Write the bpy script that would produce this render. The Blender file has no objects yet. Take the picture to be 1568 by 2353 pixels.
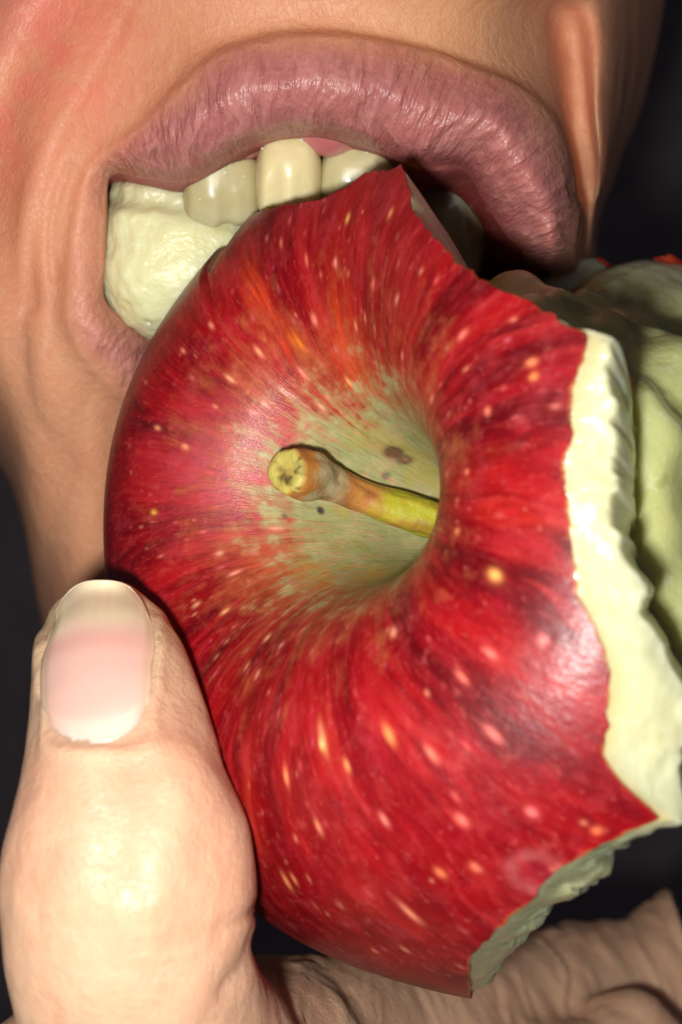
import bpy, bmesh, math, random
import numpy as np
from mathutils import Vector

# ------------------------------------------------------------------ camera, world, light, exposure
SC = bpy.context.scene
MM = 0.001
F = 3360.0                     # focal length in units of a 1568 x 2353 picture
CAM_Y = -120.0                 # camera sits 120 mm in front of the apple's centre
cam_data = bpy.data.cameras.new('camera')
cam_data.sensor_fit = 'VERTICAL'
cam_data.sensor_height = 35.0
cam_data.lens = 50.0
cam_data.clip_start = 0.005
cam_data.clip_end = 20.0
cam_data.dof.use_dof = True
cam_data.dof.focus_distance = 0.109
cam_data.dof.aperture_fstop = 36.0
cam = bpy.data.objects.new('camera', cam_data)
SC.collection.objects.link(cam)
cam.location = (0, CAM_Y * MM, 0)
cam.rotation_euler = (math.radians(90), 0, 0)
SC.camera = cam

world = bpy.data.worlds.new('World')
SC.world = world
world.use_nodes = True
bg = world.node_tree.nodes['Background']
bg.inputs[0].default_value = (0.62, 0.6, 0.68, 1)
bg.inputs[1].default_value = 0.06

LIGHT_POS = (-9.0, -122.0, -9.0)
LIGHT_W = 0.19
ld = bpy.data.lights.new('phone_flash', 'AREA')
ld.shape = 'DISK'
ld.size = 0.007
ld.energy = LIGHT_W
ld.color = (1.0, 1.0, 0.95)
lo = bpy.data.objects.new('phone_flash', ld)
SC.collection.objects.link(lo)
lo.location = Vector(LIGHT_POS) * MM
lo.rotation_euler = (Vector((-6.0, 0.0, 8.0)) * MM - lo.location).to_track_quat('-Z', 'Y').to_euler()

SC.view_settings.view_transform = 'Standard'
SC.view_settings.look = 'None'
SC.view_settings.exposure = 0.0
SC.view_settings.gamma = 1.0
SC.view_settings.use_curve_mapping = False
SC.render.engine = 'CYCLES'
SC.cycles.use_denoising = True
SC.cycles.max_bounces = 8

# ------------------------------------------------------------------ helpers
def lin(r, g, b):
    c = np.array([r, g, b], float) / 255.0
    return np.where(c <= 0.04045, c / 12.92, ((c + 0.055) / 1.055) ** 2.4)

def W(u, v, d):
    """picture position + distance in mm -> point in mm"""
    u, v, d = np.asarray(u, float), np.asarray(v, float), np.asarray(d, float)
    return np.stack([(u - 784.0) / F * d, d + CAM_Y, -(v - 1176.5) / F * d], -1)

def PX(p):
    d = p[..., 1] - CAM_Y
    return p[..., 0] / d * F + 784.0, -p[..., 2] / d * F + 1176.5

def sstep(a, b, x):
    t = np.clip((x - a) / (b - a), 0, 1)
    return t * t * (3 - 2 * t)

def hash3(i, j, k, seed):
    n = (i.astype(np.int64) * 374761393 + j.astype(np.int64) * 668265263 + k.astype(np.int64) * 2147483647 + seed * 1274126177) & 0xffffffff
    n = ((n ^ (n >> 13)) * 1274126177) & 0xffffffff
    n = ((n ^ (n >> 16)) * 2246822519) & 0xffffffff
    return ((n ^ (n >> 15)) & 0xffffff) / float(0xffffff)

def noise(x, y, z, seed=0):
    x, y, z = np.broadcast_arrays(np.asarray(x, float), np.asarray(y, float), np.asarray(z, float))
    i, j, k = np.floor(x), np.floor(y), np.floor(z)
    fx, fy, fz = x - i, y - j, z - k
    fx, fy, fz = [f * f * f * (f * (f * 6 - 15) + 10) for f in (fx, fy, fz)]
    out = 0
    for a in (0, 1):
        for b in (0, 1):
            for c in (0, 1):
                w = (fx if a else 1 - fx) * (fy if b else 1 - fy) * (fz if c else 1 - fz)
                out = out + w * hash3(i + a, j + b, k + c, seed)
    return out * 2 - 1

def fbm(x, y, z, seed=0, octv=4, gain=0.5):
    o, a, f = 0, 1.0, 1.0
    for q in range(octv):
        o = o + a * noise(x * f, y * f, z * f, seed + q * 17)
        a *= gain; f *= 2.03
    return o

def catmull(P, n, closed):
    """P (k, c) control rows -> resampled, n samples per span"""
    P = np.asarray(P, float)
    k = len(P)
    spans = k if closed else k - 1
    out = []
    tt = np.linspace(0, 1, n, endpoint=False)[:, None]
    for i in range(spans):
        if closed:
            p0, p1, p2, p3 = P[(i - 1) % k], P[i], P[(i + 1) % k], P[(i + 2) % k]
        else:
            p1, p2 = P[i], P[i + 1]
            p0 = P[i - 1] if i > 0 else 2 * p1 - p2
            p3 = P[i + 2] if i + 2 < k else 2 * p2 - p1
        out.append(0.5 * (2 * p1 + (p2 - p0) * tt + (2 * p0 - 5 * p1 + 4 * p2 - p3) * tt ** 2 + (3 * p1 - p0 - 3 * p2 + p3) * tt ** 3))
    if not closed:
        out.append(P[-1:])
    return np.concatenate(out, 0)

COL = SC.collection

def make_mesh(name, V, Fq, mat, parent=None, attrs=None, smooth=True):
    """V in mm; Fq int array (n, 3 or 4) or list of such"""
    me = bpy.data.meshes.new(name)
    V = np.asarray(V, np.float32) * MM
    blocks = Fq if isinstance(Fq, list) else [Fq]
    blocks = [np.asarray(b, np.int32) for b in blocks if len(b)]
    loops = np.concatenate([b.ravel() for b in blocks])
    sizes = np.concatenate([np.full(len(b), b.shape[1], np.int32) for b in blocks])
    starts = np.concatenate([[0], np.cumsum(sizes)[:-1]]).astype(np.int32)
    me.vertices.add(len(V)); me.vertices.foreach_set('co', V.ravel())
    me.loops.add(len(loops)); me.loops.foreach_set('vertex_index', loops)
    me.polygons.add(len(sizes)); me.polygons.foreach_set('loop_start', starts)
    me.polygons.foreach_set('loop_total', sizes)
    me.polygons.foreach_set('use_smooth', np.full(len(sizes), smooth, bool))
    me.update(calc_edges=True)
    for an, av in (attrs or {}).items():
        av = np.asarray(av, np.float32)
        if av.ndim == 1:
            at = me.attributes.new(an, 'FLOAT', 'POINT'); at.data.foreach_set('value', av)
        elif av.shape[1] == 3 and an.startswith('v_'):
            at = me.attributes.new(an, 'FLOAT_VECTOR', 'POINT'); at.data.foreach_set('vector', av.ravel())
        else:
            c4 = np.concatenate([av[:, :3], np.ones((len(av), 1), np.float32)], 1)
            at = me.attributes.new(an, 'FLOAT_COLOR', 'POINT'); at.data.foreach_set('color', c4.ravel())
    me.validate()
    ob = bpy.data.objects.new(name, me)
    COL.objects.link(ob)
    if mat is not None:
        me.materials.append(mat)
    if parent is not None:
        ob.parent = parent
    return ob

def grid_faces(ni, nj, closed_i=False, flip=False):
    ii = np.arange(ni if closed_i else ni - 1)
    jj = np.arange(nj - 1)
    I, J = np.meshgrid(ii, jj, indexing='ij')
    I2 = (I + 1) % ni
    f = np.stack([I * nj + J, I2 * nj + J, I2 * nj + J + 1, I * nj + J + 1], -1).reshape(-1, 4)
    return f[:, ::-1] if flip else f

# ------------------------------------------------------------------ materials
class NT:
    def __init__(self, name):
        self.m = bpy.data.materials.new(name); self.m.use_nodes = True
        self.t = self.m.node_tree
        self.b = self.t.nodes['Principled BSDF']
    def n(self, typ, **kw):
        nd = self.t.nodes.new(typ)
        for k, v in kw.items():
            if k == 'ins':
                for kk, vv in v.items(): self.put(nd, kk, vv)
            else: setattr(nd, k, v)
        return nd
    def put(self, nd, key, val):
        s = nd.inputs[key]
        if isinstance(val, bpy.types.NodeSocket): self.t.links.new(val, s)
        else: s.default_value = val
    def attr(self, name, out='Fac'):
        return self.n('ShaderNodeAttribute', attribute_name=name).outputs[out]
    def mix(self, fac, a, b, mode='MIX'):
        nd = self.n('ShaderNodeMix', data_type='RGBA', blend_type=mode)
        self.put(nd, 0, fac)
        for k, v in ((6, a), (7, b)):
            if not isinstance(v, bpy.types.NodeSocket): v = (*[float(q) for q in v[:3]], 1.0)
            self.put(nd, k, v)
        return nd.outputs[2]
    def math(self, op, a, b=0.0, clamp=False):
        nd = self.n('ShaderNodeMath', operation=op, use_clamp=clamp)
        self.put(nd, 0, a); self.put(nd, 1, b)
        return nd.outputs[0]
    def ramp(self, fac, lo, hi):
        nd = self.n('ShaderNodeMapRange', interpolation_type='SMOOTHSTEP')
        self.put(nd, 0, fac); self.put(nd, 1, lo); self.put(nd, 2, hi)
        return nd.outputs[0]
    def noise(self, vec, scale, detail=3.0, rough=0.5):
        nd = self.n('ShaderNodeTexNoise')
        if vec is not None: self.put(nd, 'Vector', vec)
        self.put(nd, 'Scale', scale); self.put(nd, 'Detail', detail); self.put(nd, 'Roughness', rough)
        return nd.outputs[0]
    def obj(self):
        return self.n('ShaderNodeTexCoord').outputs['Object']
    def vscale(self, vec, s):
        nd = self.n('ShaderNodeMapping'); self.put(nd, 'Vector', vec); self.put(nd, 'Scale', s)
        return nd.outputs[0]
    def bump(self, h, dist, strength=1.0, normal=None):
        nd = self.n('ShaderNodeBump'); self.put(nd, 'Height', h); self.put(nd, 'Distance', dist); self.put(nd, 'Strength', strength)
        if normal is not None: self.put(nd, 'Normal', normal)
        return nd.outputs[0]
    def P(self, **kw):
        names = dict(base='Base Color', rough='Roughness', sss='Subsurface Weight', rad='Subsurface Radius', sscale='Subsurface Scale',
                     spec='Specular IOR Level', coat='Coat Weight', crough='Coat Roughness', normal='Normal', cnormal='Coat Normal',
                     trans='Transmission Weight', ior='IOR', sheen='Sheen Weight')
        for k, v in kw.items(): self.put(self.b, names[k], v)
        return self.m

def mat_apple_skin():
    t = NT('apple_skin')
    c = t.attr('Col', 'Color')
    pv = t.attr('v_polar', 'Vector')
    n1 = t.noise(t.vscale(pv, (40, 40, 5.0)), 1.0, 3.0, 0.6)
    n2 = t.noise(t.vscale(pv, (80, 80, 14.0)), 1.0, 3.0, 0.6)
    g = t.noise(t.obj(), 900.0, 3.0, 0.6)
    c = t.mix(t.math('MULTIPLY', t.ramp(n1, 0.48, 0.8), 0.5), c, t.mix(0.45, c, lin(206, 70, 66)))
    c = t.mix(t.math('MULTIPLY', t.ramp(n1, 0.52, 0.2), 0.5), c, t.mix(0.6, c, lin(72, 2, 10)))
    c = t.mix(t.math('MULTIPLY', t.ramp(n2, 0.58, 0.75), 0.4), c, t.mix(0.5, c, lin(222, 120, 104)))
    c = t.mix(t.math('MULTIPLY', t.ramp(g, 0.58, 0.75), 0.22), c, lin(206, 96, 90))
    m1 = t.noise(t.vscale(pv, (14, 14, 3.0)), 1.0, 4.0, 0.65)
    m2 = t.noise(t.obj(), 420.0, 4.0, 0.65)
    c = t.mix(t.math('MULTIPLY', t.ramp(m1, 0.5, 0.72), 0.5), c, t.mix(0.4, c, lin(196, 40, 60)))
    c = t.mix(t.math('MULTIPLY', t.ramp(m1, 0.5, 0.28), 0.55), c, t.mix(0.55, c, lin(70, 2, 14)))
    c = t.mix(t.math('MULTIPLY', t.ramp(m2, 0.5, 0.7), 0.25), c, t.mix(0.5, c, lin(206, 84, 92)))
    bm = t.bump(t.math('ADD', t.math('MULTIPLY', n2, 0.6), t.math('MULTIPLY', g, 0.7)), 0.00012, 0.55)
    return t.P(base=c, rough=0.45, spec=0.25, coat=0.16, crough=0.22, normal=bm, cnormal=bm)

def mat_flesh(name='apple_flesh', wet=0.35, bd=0.00015):
    t = NT(name)
    c = t.attr('Col', 'Color')
    o = t.obj()
    n = t.noise(o, 700.0, 5.0, 0.6)
    n2 = t.noise(o, 180.0, 4.0, 0.6)
    n3 = t.noise(o, 2600.0, 2.0, 0.6)
    c = t.mix(t.math('MULTIPLY', t.ramp(n2, 0.45, 0.7), 0.35), c, t.mix(0.5, c, lin(214, 196, 120)))
    c = t.mix(t.math('MULTIPLY', t.ramp(n, 0.55, 0.75), 0.3), c, lin(244, 244, 214))
    h = t.math('ADD', t.math('MULTIPLY', n, 1.0), t.math('MULTIPLY', n3, 0.35))
    b = t.bump(h, bd, 0.6)
    return t.P(base=c, rough=0.42, spec=0.5, sss=0.6, rad=(1.0, 0.85, 0.45), sscale=0.0036, coat=wet, crough=0.12, normal=b, cnormal=b)

def mat_person_skin(name, bump_d=0.0002, r0=0.5):
    t = NT(name)
    c = t.attr('Col', 'Color')
    lip = t.attr('lip')
    lv = t.attr('v_lip', 'Vector')
    o = t.obj()
    n1 = t.noise(o, 160.0, 4.0, 0.6)
    n2 = t.noise(o, 1100.0, 3.0, 0.6)
    n3 = t.noise(o, 3200.0, 2.0, 0.5)
    c = t.mix(t.math('MULTIPLY', t.ramp(n1, 0.42, 0.68), 0.45), c, t.mix(0.4, c, lin(176, 88, 66)))
    c = t.mix(t.math('MULTIPLY', t.ramp(n2, 0.5, 0.72), 0.26), c, t.mix(0.4, c, lin(246, 206, 176)))
    w = t.noise(t.vscale(lv, (0.8, 0.9, 1.0)), 1.0, 3.0, 0.65)
    c = t.mix(t.math('MULTIPLY', t.math('MULTIPLY', lip, t.ramp(w, 0.5, 0.3)), 0.35), c, t.mix(0.6, c, lin(96, 40, 44)))
    n4 = t.noise(t.vscale(o, (1.0, 1.0, 0.45)), 2300.0, 2.0, 0.5)
    rd = t.math('ABSOLUTE', t.math('SUBTRACT', n4, 0.5))
    vl = t.math('MULTIPLY', t.ramp(rd, 0.0, 0.05), t.math('SUBTRACT', 1.0, lip))
    h = t.math('ADD', t.math('ADD', t.math('MULTIPLY', n2, 0.8), t.math('MULTIPLY', n3, 0.4)), t.math('MULTIPLY', vl, 0.14))
    b1 = t.bump(h, bump_d, 0.75)
    b2 = t.bump(t.math('MULTIPLY', w, lip), 0.0005, 0.75, b1)
    rough = t.math('SUBTRACT', r0, t.math('MULTIPLY', lip, 0.13))
    return t.P(base=c, rough=rough, spec=0.33, sss=0.45, rad=(1.0, 0.36, 0.2), sscale=0.0026, coat=t.math('MULTIPLY', lip, 0.25), crough=0.3, normal=b2, cnormal=b2)

def mat_simple(name, base, rough, sss=0.0, rad=(1, .7, .4), sscale=0.001, coat=0.0, nscale=300.0, namp=0.15, bump_d=0.0001, dark=(0.3, 0.2, 0.1), colattr=False, spec=0.5, crough=0.08):
    t = NT(name)
    c = t.attr('Col', 'Color') if colattr else None
    n = t.noise(t.obj(), nscale, 4.0, 0.6)
    if c is None:
        c = t.mix(t.math('MULTIPLY', n, namp * 2), base, dark)
    else:
        c = t.mix(t.math('MULTIPLY', n, namp * 2), c, dark)
    b = t.bump(n, bump_d, 0.6)
    return t.P(base=c, rough=rough, sss=sss, rad=rad, sscale=sscale, coat=coat, crough=crough, normal=b, spec=spec)

M_APPLE = mat_apple_skin()
M_FLESH = mat_flesh(wet=0.8, bd=0.00022)
M_CHUNK = mat_flesh('apple_flesh_in_mouth', 0.22, 0.00035)
M_FACE = mat_person_skin('face_skin')
M_HAND = mat_person_skin('hand_skin', 0.00017, 0.4)
M_TOOTH = mat_simple('tooth_enamel', None, 0.36, 0.5, (1, .8, .5), 0.0015, 0.3, 260.0, 0.12, 0.00006, lin(150, 136, 84), True)
M_GUM = mat_simple('gum_tissue', lin(190, 110, 112), 0.3, 0.4, (1, .35, .3), 0.0015, 0.6, 500.0, 0.12, 0.0001, lin(130, 60, 60))
M_NAIL = mat_simple('nail_plate', None, 0.3, 0.4, (1, .5, .4), 0.001, 0.35, 500.0, 0.05, 0.00003, lin(220, 170, 150), True, crough=0.22)
M_STEM = mat_simple('stem_bark', None, 0.6, 0.1, (1, .7, .3), 0.0006, 0.05, 900.0, 0.22, 0.0003, lin(96, 60, 16), True)
M_CLOTH = mat_simple('dark_cloth', lin(122, 112, 116), 0.9, nscale=90.0, namp=0.3, bump_d=0.002, dark=lin(60, 54, 64), spec=0.1)
t_ = NT('saliva'); M_SALIVA_GLINT = t_.P(base=(0.9, 0.92, 0.86, 1), rough=0.1, trans=0.6, ior=1.34, spec=0.9, coat=1.0, crough=0.1)  # whitish base so the beads read as bright flash glints

def empty(name, loc_mm, label, cat, group=None):
    e = bpy.data.objects.new(name, None)
    COL.objects.link(e)
    e.empty_display_size = 0.005
    e['label'] = label; e['category'] = cat
    return e

# ------------------------------------------------------------------ background: dark cloth far behind
nx, nz = 90, 90
gx, gz = np.meshgrid(np.linspace(-420, 420, nx), np.linspace(-420, 420, nz), indexing='ij')
gy = 330 + 14 * fbm(gx / 90, gz / 240, 0 * gx, 3, 3) + 0.0006 * gx ** 2
ob = make_mesh('background_cloth', np.stack([gx, gy, gz], -1).reshape(-1, 3), grid_faces(nx, nz), M_CLOTH)
ob['kind'] = 'structure'; ob['label'] = 'dark cloth backdrop behind the face'

# ------------------------------------------------------------------ apple
apple = empty('apple', None, 'bitten red apple with short stem, held at the open mouth', 'apple')
AC = W(1293, 1283, 120.0)                      # centre, mm
ax = np.array([-1.035, -1.0, 0.316]); ax /= np.linalg.norm(ax)      # towards the stem end
e1 = np.cross(ax, [0, 0, 1.0]); e1 /= np.linalg.norm(e1)
e2 = np.cross(ax, e1)
PROF = 0.984 * np.array([(0, 10.0), (2.4, 11.5), (4.2, 15.5), (5.6, 20), (7.4, 24.2), (10.4, 27.8), (14.2, 30.0), (18.6, 30.8), (23.6, 29.4), (28.8, 25.2),
                 (33.0, 18.0), (35.3, 9), (35.9, 1), (34.8, -8), (31.8, -17), (27, -24.5), (21, -29.5), (15, -32), (10, -31.8), (6, -29.5), (2, -27.5), (0, -27)], float)
pc = catmull(PROF, 40, False)
seg = np.r_[0, np.cumsum(np.linalg.norm(np.diff(pc, axis=0), axis=1))]
LEN = seg[-1]
tt = np.linspace(0, LEN, 1500)
RHO = np.interp(tt, seg, pc[:, 0]); HGT = np.interp(tt, seg, pc[:, 1])

def apple_pt(s, phi):
    """s arc length from the stem pole (mm), phi azimuth"""
    rho = np.interp(s, tt, RHO); h = np.interp(s, tt, HGT)
    c, sn = np.cos(phi), np.sin(phi)
    wgt = sstep(10, 45, s)
    lob = 1 + 0.012 * wgt * np.cos(5 * phi + 0.6) + 0.02 * wgt * noise(c * 1.1 + 4, sn * 1.1, h / 40.0, 5)
    cav = (1 - sstep(6, 30, s))
    rho = rho * lob * (1 + 0.10 * cav * np.cos(2 * phi + 0.8) * sstep(1, 8, s))
    h = h + 0.9 * sstep(8, 26, s) * (1 - sstep(30, 60, s)) * np.cos(3 * phi + 1.0)
    return AC + rho[..., None] * (c[..., None] * e1 + sn[..., None] * e2) + h[..., None] * ax

# sample table used to find surface points
TS, TP = np.meshgrid(np.linspace(0.2, LEN - 0.2, 420), np.linspace(-np.pi, np.pi, 720, endpoint=False), indexing='ij')
TPT = apple_pt(TS, TP)
du = np.gradient(TPT, axis=0); dv = np.gradient(TPT, axis=1)
TN = np.cross(du, dv); TN /= np.linalg.norm(TN, axis=-1, keepdims=True) + 1e-9
TN *= np.sign(np.sum(TN * (TPT - AC), -1, keepdims=True))
sgn_fix = np.where(TS < 14, -1, 1)
TU, TV = PX(TPT)
TD = TPT[..., 1] - CAM_Y
VIEW = TPT - np.array([0, CAM_Y, 0])
FACING = -np.sum(TN * VIEW, -1)

def surf_at(u, v, back=False):
    """nearest surface sample at a picture position: (s, phi)"""
    d2 = (TU - u) ** 2 + (TV - v) ** 2
    if back:
        sel = (TS > 45) & (FACING < 0)
        d2 = np.where(sel, d2, 1e12)
        k = np.argmin(d2)
    else:
        sel = (FACING > -0.5) | (TS < 20)
        d2 = np.where(sel, d2, 1e12)
        m = d2.min()
        cand = d2 <= m + 60
        k = np.argmin(np.where(cand, TD, 1e9))
    return TS.flat[k], TP.flat[k]

# edge of the remaining skin: picture outline of the bites laid onto the apple's surface, with the width of the torn flesh ledge (mm)
EDGE = [(472, 632, .0), (500, 590, .0), (560, 490, 0), (625, 476, 0), (690, 465, 0), (735, 455, 0), (790, 425, 0), (830, 397, 0), (862, 390, 0), (885, 393, 0), (915, 375, 0),
        (925, 410, .0), (935, 455, 0), (960, 510, 0), (1000, 560, .0), (1050, 600, .1), (1100, 635, .1), (1150, 662, .15), (1200, 690, .3), (1250, 712, .5), (1300, 742, .8), (1345, 768, 2.2),
        (1335, 820, 2.6), (1318, 890, 2.9), (1305, 980, 3.0), (1297, 1080, 3.6), (1297, 1180, 3.8), (1308, 1280, 4.6), (1325, 1370, 5.0), (1355, 1440, 5.2), (1385, 1500, 5.4), (1400, 1560, 5.6),
        (1392, 1620, 6.2), (1383, 1680, 6.6), (1383, 1735, 6.8), (1405, 1775, 6.4), (1440, 1810, 5.6), (1480, 1850, 4.2), (1522, 1888, 2.4), (1460, 1910, 2.2), (1380, 1945, 2.8), (1300, 1990, 3.4),
        (1240, 2040, 4.2), (1180, 2100, 4.6), (1120, 2160, 4.6), (1085, 2205, 4.4), (1078, 2250, 4.0), (1076, 2290, 2.2), (1074, 2330, 2.0)]
es, ep, ew = [], [], []
for (u, v, w) in EDGE:
    s, p = surf_at(u, v)
    es.append(s); ep.append(p); ew.append(w)
es = np.array(es); ep = np.unwrap(np.array(ep)); ew = np.array(ew)
# the bite runs on round the far side, out of sight behind the lower limb
dr_ = np.sign(ep[-1] - ep[0]); s_last = es[-1]
for k in range(1, 9):
    p = ep[len(EDGE) - 1] + dr_ * 0.09 * k
    jc = int(np.argmin(np.abs(np.angle(np.exp(1j * (TP[0] - p))))))
    ok = np.nonzero((TS[:, jc] > 30) & (FACING[:, jc] < 0))[0]
    sl = TS[ok[0], jc] if len(ok) else 80.0
    es = np.r_[es, max(sl + 3.5, s_last)]; ep = np.r_[ep, p]; ew = np.r_[ew, 1.0]
DIRN = np.sign(ep[-1] - ep[0])
ep2 = DIRN * ep                                     # increasing
ep2 = np.maximum.accumulate(ep2 + np.arange(len(ep2)) * 1e-5)
PH0, PH1 = ep2[0], ep2[-1]                          # carved sector in DIRN*phi
BACK = [(1180, 650), (1250, 615), (1330, 610), (1362, 588), (1385, 622), (1440, 640), (1470, 604), (1512, 594), (1568, 604), (1640, 640), (1750, 700)]
bs, bp = [], []
for (u, v) in BACK:
    s, p = surf_at(u, v, True)
    bs.append(s); bp.append(DIRN * p)
bs = np.array(bs); bp = np.array(bp)
bp = PH0 + np.mod(bp - PH0, 2 * np.pi)
o_ = np.argsort(bp); bp, bs = bp[o_], bs[o_]
print('edge phi', np.round(np.degrees(ep2), 0), 's', np.round(es, 1))
print('back phi', np.round(np.degrees(bp), 0), 's', np.round(bs, 1), 'LEN', LEN)
print('axis cavity px', PX(AC + ax * 12), PX(AC + ax * 24))

def edge_s(q, jk=1.0):
    """arc length of the skin edge at q = DIRN*phi, with sector test"""
    qq = PH0 - 0.35 + np.mod(q - PH0 + 0.35, 2 * np.pi)
    s = np.interp(qq, ep2, es)
    inside = (qq >= PH0) & (qq <= PH1)
    f0 = np.clip((PH0 - qq) / 0.10, 0, 1); f1 = np.clip((qq - PH1) / 0.10, 0, 1)
    f = np.where(qq < PH0, f0, np.where(qq > PH1, f1, 0))
    jag = 0.10 * noise(qq * 45, 0, 0, 71) + 0.07 * noise(qq * 130, 0, 0, 72) + 0.4 * np.maximum(0, noise(qq * 28, 0, 0, 73) - 0.45)
    s = s + jk * jag * (1 - f)
    return s * (1 - f) + (LEN - 0.01) * f, 1 - f, qq

def ledge_w(qq):
    w = np.interp(qq, ep2, ew)
    return w * (1 + 0.36 * noise(qq * 7, 3, 0, 81) + 0.16 * noise(qq * 19, 3, 0, 82) + 0.08 * noise(qq * 44, 3, 0, 83))

def back_s(qq):
    s = np.interp(qq, np.r_[bp[0] - 0.2, bp, bp[-1] + 0.3], np.r_[LEN - 8, bs, LEN - 6])
    return np.minimum(s, LEN - 6)
def back_jag(qq):
    return 0.7 * noise(qq * 16, 7, 0, 91) + 0.45 * noise(qq * 42, 7, 0, 92) + 0.2 * noise(qq * 110, 7, 0, 93)

# --- skin: stem cap grid
NP_, NS_ = 1150, 440
q = np.linspace(-np.pi, np.pi, NP_, endpoint=False)
se, fin, qq = edge_s(q)
uu = np.linspace(0, 1, NS_) ** 1.0
# spread rows evenly up to 62 mm, then coarse to the blossom end
rows = np.concatenate([uu[None, :] * se[:, None]], 0)
long = se > 75
rl = np.concatenate([np.linspace(0, 66, 380), np.linspace(66, LEN - 0.01, NS_ - 380 + 1)[1:]])
rows[long] = rl[None, :]
phi = (DIRN * q)[:, None] + 0 * rows
Vs = apple_pt(rows, phi)
# lenticel / streak relief is in the shader; roll the cut edge in
cs, sn = np.cos(phi), np.sin(phi)
rho_s = np.interp(rows, tt, RHO)

def C(r, g, b): return lin(r, g, b)
def mixc(c, m, k): return c * (1 - m[..., None]) + np.asarray(k) * m[..., None]
S = rows
wob = 0.05 * fbm(cs * 6, sn * 6, S * 0.15, 10, 2)
cs_, sn_ = np.cos(phi + wob), np.sin(phi + wob)
n_st = fbm(cs_ * 8, sn_ * 8, S * 0.07, 11, 4, 0.62)
n_st2 = fbm(cs_ * 24, sn_ * 24, S * 0.16, 23, 3, 0.6)
n_big = fbm(cs * 1.6, sn * 1.6, S * 0.045, 31, 3)
n_fl = fbm(Vs[..., 0] / 1.3, Vs[..., 1] / 1.3, Vs[..., 2] / 1.3, 41, 4, 0.65)
col = np.broadcast_to(C(150, 4, 18), S.shape + (3,)).copy()
col = mixc(col, sstep(0.1, 0.9, n_st) * 0.75, C(186, 20, 24))
col = mixc(col, sstep(0.0, 0.9, -n_st) * 0.7, C(84, 2, 12))
col = mixc(col, sstep(0.3, 1.0, n_st2) * 0.45, C(198, 48, 46))
col = mixc(col, sstep(0.2, 0.9, n_big) * 0.5, C(168, 4, 10))

def near(u, v, ru, rv=None, ang=0.0):
    """soft mask round the surface point seen at (u, v); radii in picture units converted on the surface"""
    s0, p0 = surf_at(u, v)
    c0 = apple_pt(np.array(s0), np.array(p0))
    sc = (c0[1] - CAM_Y) / F
    rv = rv or ru
    dr = (S - s0) / (rv * sc)
    dph = (np.mod(phi - p0 + np.pi, 2 * np.pi) - np.pi) * np.maximum(rho_s, 1.0) / (ru * sc)
    return np.exp(-(dr ** 2 + dph ** 2))
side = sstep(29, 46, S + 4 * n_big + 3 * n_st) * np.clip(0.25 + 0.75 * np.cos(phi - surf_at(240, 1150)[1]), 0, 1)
col = mixc(col, side * 0.9, C(66, 2, 14))  # maroon blush that also paints in the darkening of the left limb
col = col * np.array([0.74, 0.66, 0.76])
# orange streak patches where the blush is thin
strk = sstep(-0.3, 0.5, n_st2)
for (u, v, ru, rv, k, cc) in [(600, 720, 30, 130, .9, (214, 66, 26)), (680, 790, 16, 34, .9, (226, 120, 20)), (790, 790, 56, 140, .85, (206, 66, 22)), (840, 880, 44, 60, .7, (200, 70, 22)),
                              (620, 1290, 40, 90, .6, (212, 96, 52)), (560, 1230, 30, 120, .4, (206, 84, 60)), (700, 1330, 60, 80, .6, (204, 122, 60)), (1180, 1180, 30, 160, .35, (206, 48, 26)),
                              (1090, 1060, 30, 120, .35, (206, 48, 26)), (570, 1860, 30, 160, .45, (170, 50, 28)), (760, 1690, 14, 120, .45, (196, 50, 40)), (470, 1130, 40, 120, .25, (200, 52, 52))]:
    col = mixc(col, np.clip(near(u, v, ru, rv) * (0.45 + 0.75 * strk), 0, 1) * k, C(*cc))
# flash sheen left of the stem, painted into the skin colour as pale pink
col = mixc(col, np.clip(near(560, 1080, 150, 170), 0, 1) * (0.30 + 0.25 * sstep(-.2, .8, n_fl)), C(206, 100, 112))
# russet in the stem cavity
rus = sstep(20.5, 13.0, S + 1.6 * n_st2 + 2.6 * n_fl + 1.6 * n_big - 1.6 * near(930, 1060, 140, 150) - 2.5 * near(900, 1280, 120, 120))
col = mixc(col, sstep(27, 15, S + 3.0 * n_st2 + 3.5 * n_fl) * 0.6, C(190, 104, 62))
col = mixc(col, rus * 0.94, C(150, 158, 108))
col = mixc(col, rus * sstep(0.1, 0.8, n_fl) * 0.6, C(122, 136, 88))
col = mixc(col, rus * sstep(0.2, 0.8, -n_fl) * 0.45, C(186, 170, 116))
yel = near(800, 1300, 130, 120)
col = mixc(col, rus * 0.4 * sstep(0.2, 1.0, n_big + n_fl), C(186, 164, 72))
col = mixc(col, yel * 0.55 * sstep(-0.4, 0.6, n_fl), C(172, 160, 70))
col = mixc(col, yel * 0.4 * sstep(0.0, 0.8, n_st2), C(204, 110, 50))
for (u, v, r, k, cc) in [(905, 1046, 26, 1.0, (92, 80, 56)), (925, 1062, 22, .8, (86, 76, 56)), (885, 1100, 11, .7, (90, 92, 78)), (740, 1166, 10, .95, (44, 46, 50)), (655, 1178, 7, .7, (70, 66, 60))]:
    col = mixc(col, np.clip(near(u, v, r) * 1.6, 0, 1) ** 2 * k, C(*cc))
# ring shaped healed mark near the lower bite
rg = near(1232, 2010, 60, 66)
rr = np.sqrt(np.maximum(-np.log(rg + 1e-9), 0))
col = mixc(col, np.exp(-((rr - 0.85) / 0.28) ** 2) * 0.55 * (0.6 + 0.4 * sstep(-.4, .4, n_fl)), C(176, 96, 98))
col = mixc(col, np.clip(1 - rr / 0.7, 0, 1) * 0.4, C(140, 40, 62))
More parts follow.
